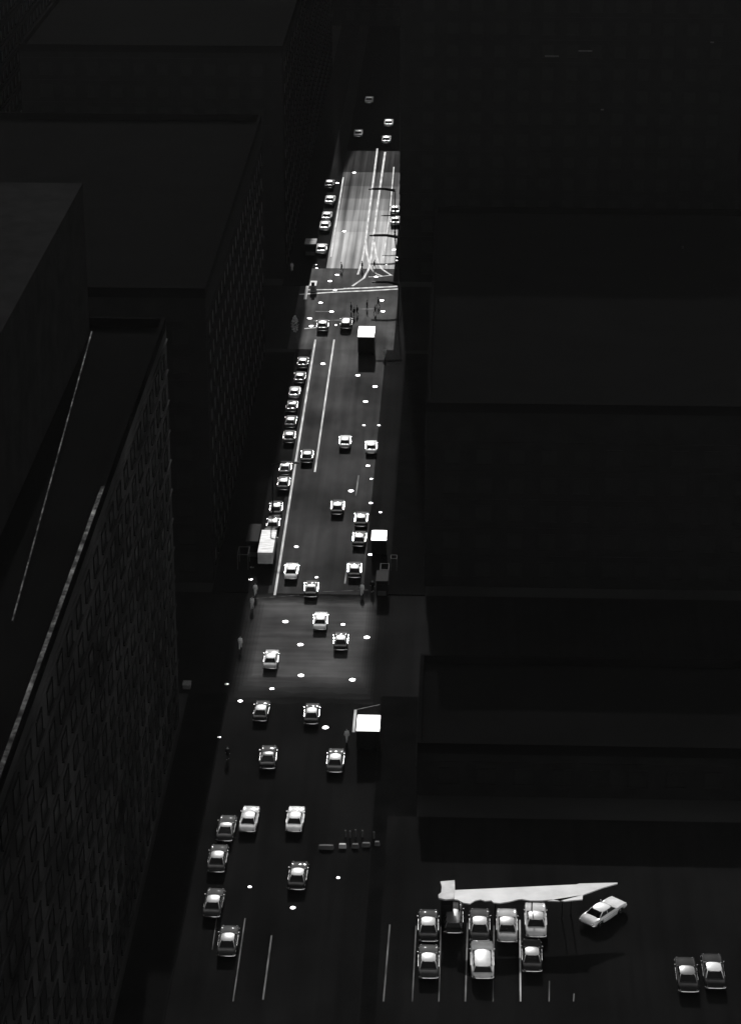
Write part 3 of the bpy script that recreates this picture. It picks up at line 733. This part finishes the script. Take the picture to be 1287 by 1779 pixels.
mb = MB(); mb.box(-.6, .6, -1.2, 1.2, 0, 3.1); mb.build('wall', M['wall'], bt)
mb = MB(); mb.box(-.4, .4, -1.24, -1.2, 1.1, 2.1); mb.build('window', M['glass'], bt)
mb = MB(); mb.box(.6, .64, -.4, .4, .02, 2.1); mb.build('door', M['frame'], bt)
def kiosk(label, px, py, wd, ln, h, roofm, hh=0.12):
    q = P(px, py, h); t = thing('kiosk', label, 'kiosk', (q.x, q.y, hh))
    mb = MB(); mb.box(-wd / 2 + .1, wd / 2 - .1, -ln / 2 + .1, ln / 2 - .1, 0, h - .3); mb.build('wall', M['wall'] if h > 2 else roofm, t)
    mb = MB(); mb.box(-wd / 2, wd / 2, -ln / 2, ln / 2, h - .3, h - .12); mb.build('roof', roofm, t, bevel=.03)
    mb = MB(); mb.box(-wd / 2 + .3, wd / 2 - .3, -ln / 2 + .02, -ln / 2 + .1, 1.0, 1.8); mb.build('counter', M['frame'], t)
    mb = MB()
    for k in range(5): mb.box(-wd / 2 + .25, wd / 2 - .25, -ln / 2 + .03, -ln / 2 + .09, .2 + k * .14, .25 + k * .14)
    mb.build('magazine_rack', M['zinc'], t)
dull = mat('dull_sheet', .06, .7, noise=[((.8, .8, .8), .5, 4)]); dimr = mat('dim_sheet', .012, .8, spec=.05)
kiosk('grey roofed newsstand on the left pavement behind the far parked row', 540, 419, 2.2, 3.6, 2.5, dull)
kiosk('low pale stall on the far left corner by the crosswalk', 544.5, 492, 1.2, 3.0, 1.3, mat('pale_sheet', .35, .6))
kiosk('dim newsstand on the left pavement beside the white ribbed truck', 441, 925, 1.7, 6.0, 2.6, dimr)
kiosk('dim stall on the right pavement above the near crossing', 664, 1000, 1.6, 3.5, 2.4, dimr)
def frame_rack(label, px, py, wd, h, ln):
    q = P(px, py); t = thing('display_rack', label, 'rack', (q.x, q.y, .12))
    for sx in (-1, 1):
        for sy in (-1, 1):
            mb = MB(); mb.tube((sx * wd / 2, sy * ln / 2, 0), (sx * wd / 2, sy * ln / 2, h), .035, n=6); mb.build('post', M['zinc'], t)
    mb = MB()
    for sy in (-1, 1): mb.tube((-wd / 2, sy * ln / 2, h), (wd / 2, sy * ln / 2, h), .04, n=6)
    for sx in (-1, 1): mb.tube((sx * wd / 2, -ln / 2, h), (sx * wd / 2, ln / 2, h), .03, n=6)
    mb.build('top_rail', M['zinc'], t)
frame_rack('bare metal stall frame on the right pavement above the near crossing', 668, 1012, 1.1, 2.2, 2.0)
frame_rack('bare metal frame on the left pavement below the dim newsstand', 424, 984, 1.4, 2.2, 2.6)
frame_rack('small metal frame on the right pavement nearest to the building', 684, 990, .8, 1.8, 1.2)
for i, (px, py, wp, lb) in enumerate([(566.5, 1468, 1.65, 'longest pale concrete block, left end of the row across the lower street'), (595, 1466, .85, 'brightest short concrete block, second in the row'),
        (617, 1466, .8, 'dull short concrete block in the middle of the row'), (636, 1464, .95, 'pale concrete block, fourth in the row'), (655, 1463.5, .6, 'smallest concrete block at the right end of the row')]):
    q = P(px, py, .45); mb = MB(); mb.box(-wp / 2, wp / 2, -.25, .25, 0, .45, top=.08)
    o = mb.build('concrete_block', M['concrete'] if i != 1 else mat('pale_concrete', .35, .6), None, bevel=.03); o.location = (q.x, q.y, .0 if q.x < KR else .12)
    tag(o, lb, 'concrete block', 'row of concrete blocks')
bol = None
for i, (px, py) in enumerate([(600, 1443), (608, 1444), (617.5, 1442), (629.5, 1443), (649.5, 1447)]):
    q = P(px, py, .8); z = 0 if q.x < KR else .12
    if bol is None:
        mb = MB(); mb.tube((0, 0, 0), (0, 0, .75), .09, .08, 10); mb.tube((0, 0, .75), (0, 0, .85), .11, .05, 10); o = bol = mb.build('bollard', M['zinc'])
    else: o = bol.copy(); COL.objects.link(o)
    o.location = (q.x, q.y, z)
    tag(o, ['leftmost dim bollard behind the concrete blocks', 'second dim bollard behind the concrete blocks', 'third dim bollard behind the concrete blocks', 'fourth dim bollard behind the concrete blocks', 'bollard standing apart at the right end of the blocks'][i], 'bollard', 'bollards behind the concrete blocks')

# pale street tree at the left edge of the far crossing
q = P(513, 590)
tr = thing('street_tree', 'small ragged pale leaved tree at the left edge of the far crossing', 'tree', (q.x, q.y, .1))
mb = MB(); mb.tube((0, 0, 0), (.1, 0, 1.6), .09, .06, 8)
for k in range(9):
    a = k * 2.4; z = 1.4 + k * .18; mb.tube((.1, 0, z - .3), (.1 + .6 * math.cos(a), .6 * math.sin(a), z + .5), .035, .012, 5)
mb.tube((.1, 0, 1.6), (0, 0, 3.6), .06, .02, 6)
mb.build('trunk', M['bark'], tr)
mb = MB()
for k in range(420):
    t = rnd.random(); z = 1.3 + 2.9 * t; r = (.75 * math.sin(math.pi * (t * .85 + .12)) + .08) * rnd.random() ** .5; a = rnd.uniform(0, 6.28)
    c = Vector((r * math.cos(a) * .8, r * math.sin(a), z)); u = Vector((rnd.gauss(0, 1), rnd.gauss(0, 1), rnd.gauss(0, .6))).normalized() * .11; v = u.cross(Vector((rnd.gauss(0, 1), rnd.gauss(0, 1), rnd.gauss(0, 1)))).normalized() * .07
    mb.quad(c - u, c + v, c + u, c - v)
mb.build('crown', M['leaf'], tr)

# pale strips added on the corner tower, painted light for ledge glints
def sill(b, yf, x0, x1, py):
    for k in (0,):
        t = lambda px: (lambda d: Vector((d.x, d.y, d.z)) * (yf / d.y))(fwd * F + rgt * (px - CX) + upv * (CY - py))
        a, c = t(x0), t(x1); mb = MB(); o = b.location
        mb.box(a.x - o.x, c.x - o.x, yf - .35 - o.y, yf - o.y - .17, H + a.z - .1, H + a.z + .1)
        mb.build('window_sill', M['concrete'], b)
for (x0, x1, py) in [(946, 970, 97), (1004, 1028, 88), (1233, 1239, 73), (1043, 1048, 190)]: sill(BL['R2'], 424, x0, x1, py)
t2 = P(325, 1186, .6)  # grey box added where a small glint shows
mb = MB(); mb.box(-.45, .45, -.6, .6, 0, .5); mb.box(-.5, .5, -.65, .65, .5, .56)
o = mb.build('utility_box', M['concrete']); o.location = (t2.x, t2.y, .002 if t2.y > C1a else .12); tag(o, 'small grey box standing alone in the dark left of the near crossing', 'utility box')

# roof vent box added to show a glint
def vent(label, px, py, h, sx, sy, sz=.5, m='zinc'):
    q = P(px, py, h + sz); mb = MB(); mb.box(-sx / 2, sx / 2, -sy / 2, sy / 2, 0, sz * .8, top=.03); mb.box(-sx / 2 - .05, sx / 2 + .05, -sy / 2 - .05, sy / 2 + .05, sz * .8, sz)
    o = mb.build('roof_vent', M[m]); o.location = (q.x, q.y, h + .002); tag(o, label, 'roof vent', 'vents on the flat roofs')
for a in [
          ('tiny bright vent on the dark roof at the right, upper', 1185, 428, 25, .25, .4, .3, 'coping')]:
    vent(*a)
print('objects', len(bpy.data.objects))

# thin haze added to lift the black tones
hz = MB(); hz.box(-1500, 1500, -300, 1500, -1.2, 140)
ho = hz.build('haze', None if False else M['ground']); ho.data.materials.clear()
hm = bpy.data.materials.new('city_haze'); hm.use_nodes = True; hn = hm.node_tree
for n_ in list(hn.nodes):
    if n_.type == 'BSDF_PRINCIPLED': hn.nodes.remove(n_)
pvn = hn.nodes.new('ShaderNodeVolumePrincipled'); pvn.inputs['Color'].default_value = (.9, .9, .9, 1)
pvn.inputs['Density'].default_value = 0.000012; pvn.inputs['Anisotropy'].default_value = .2
hn.links.new(pvn.outputs[0], hn.nodes['Material Output'].inputs['Volume'])
ho.data.materials.append(hm); tag(ho, 'thin even city haze over all the streets', None, None, 'stuff')
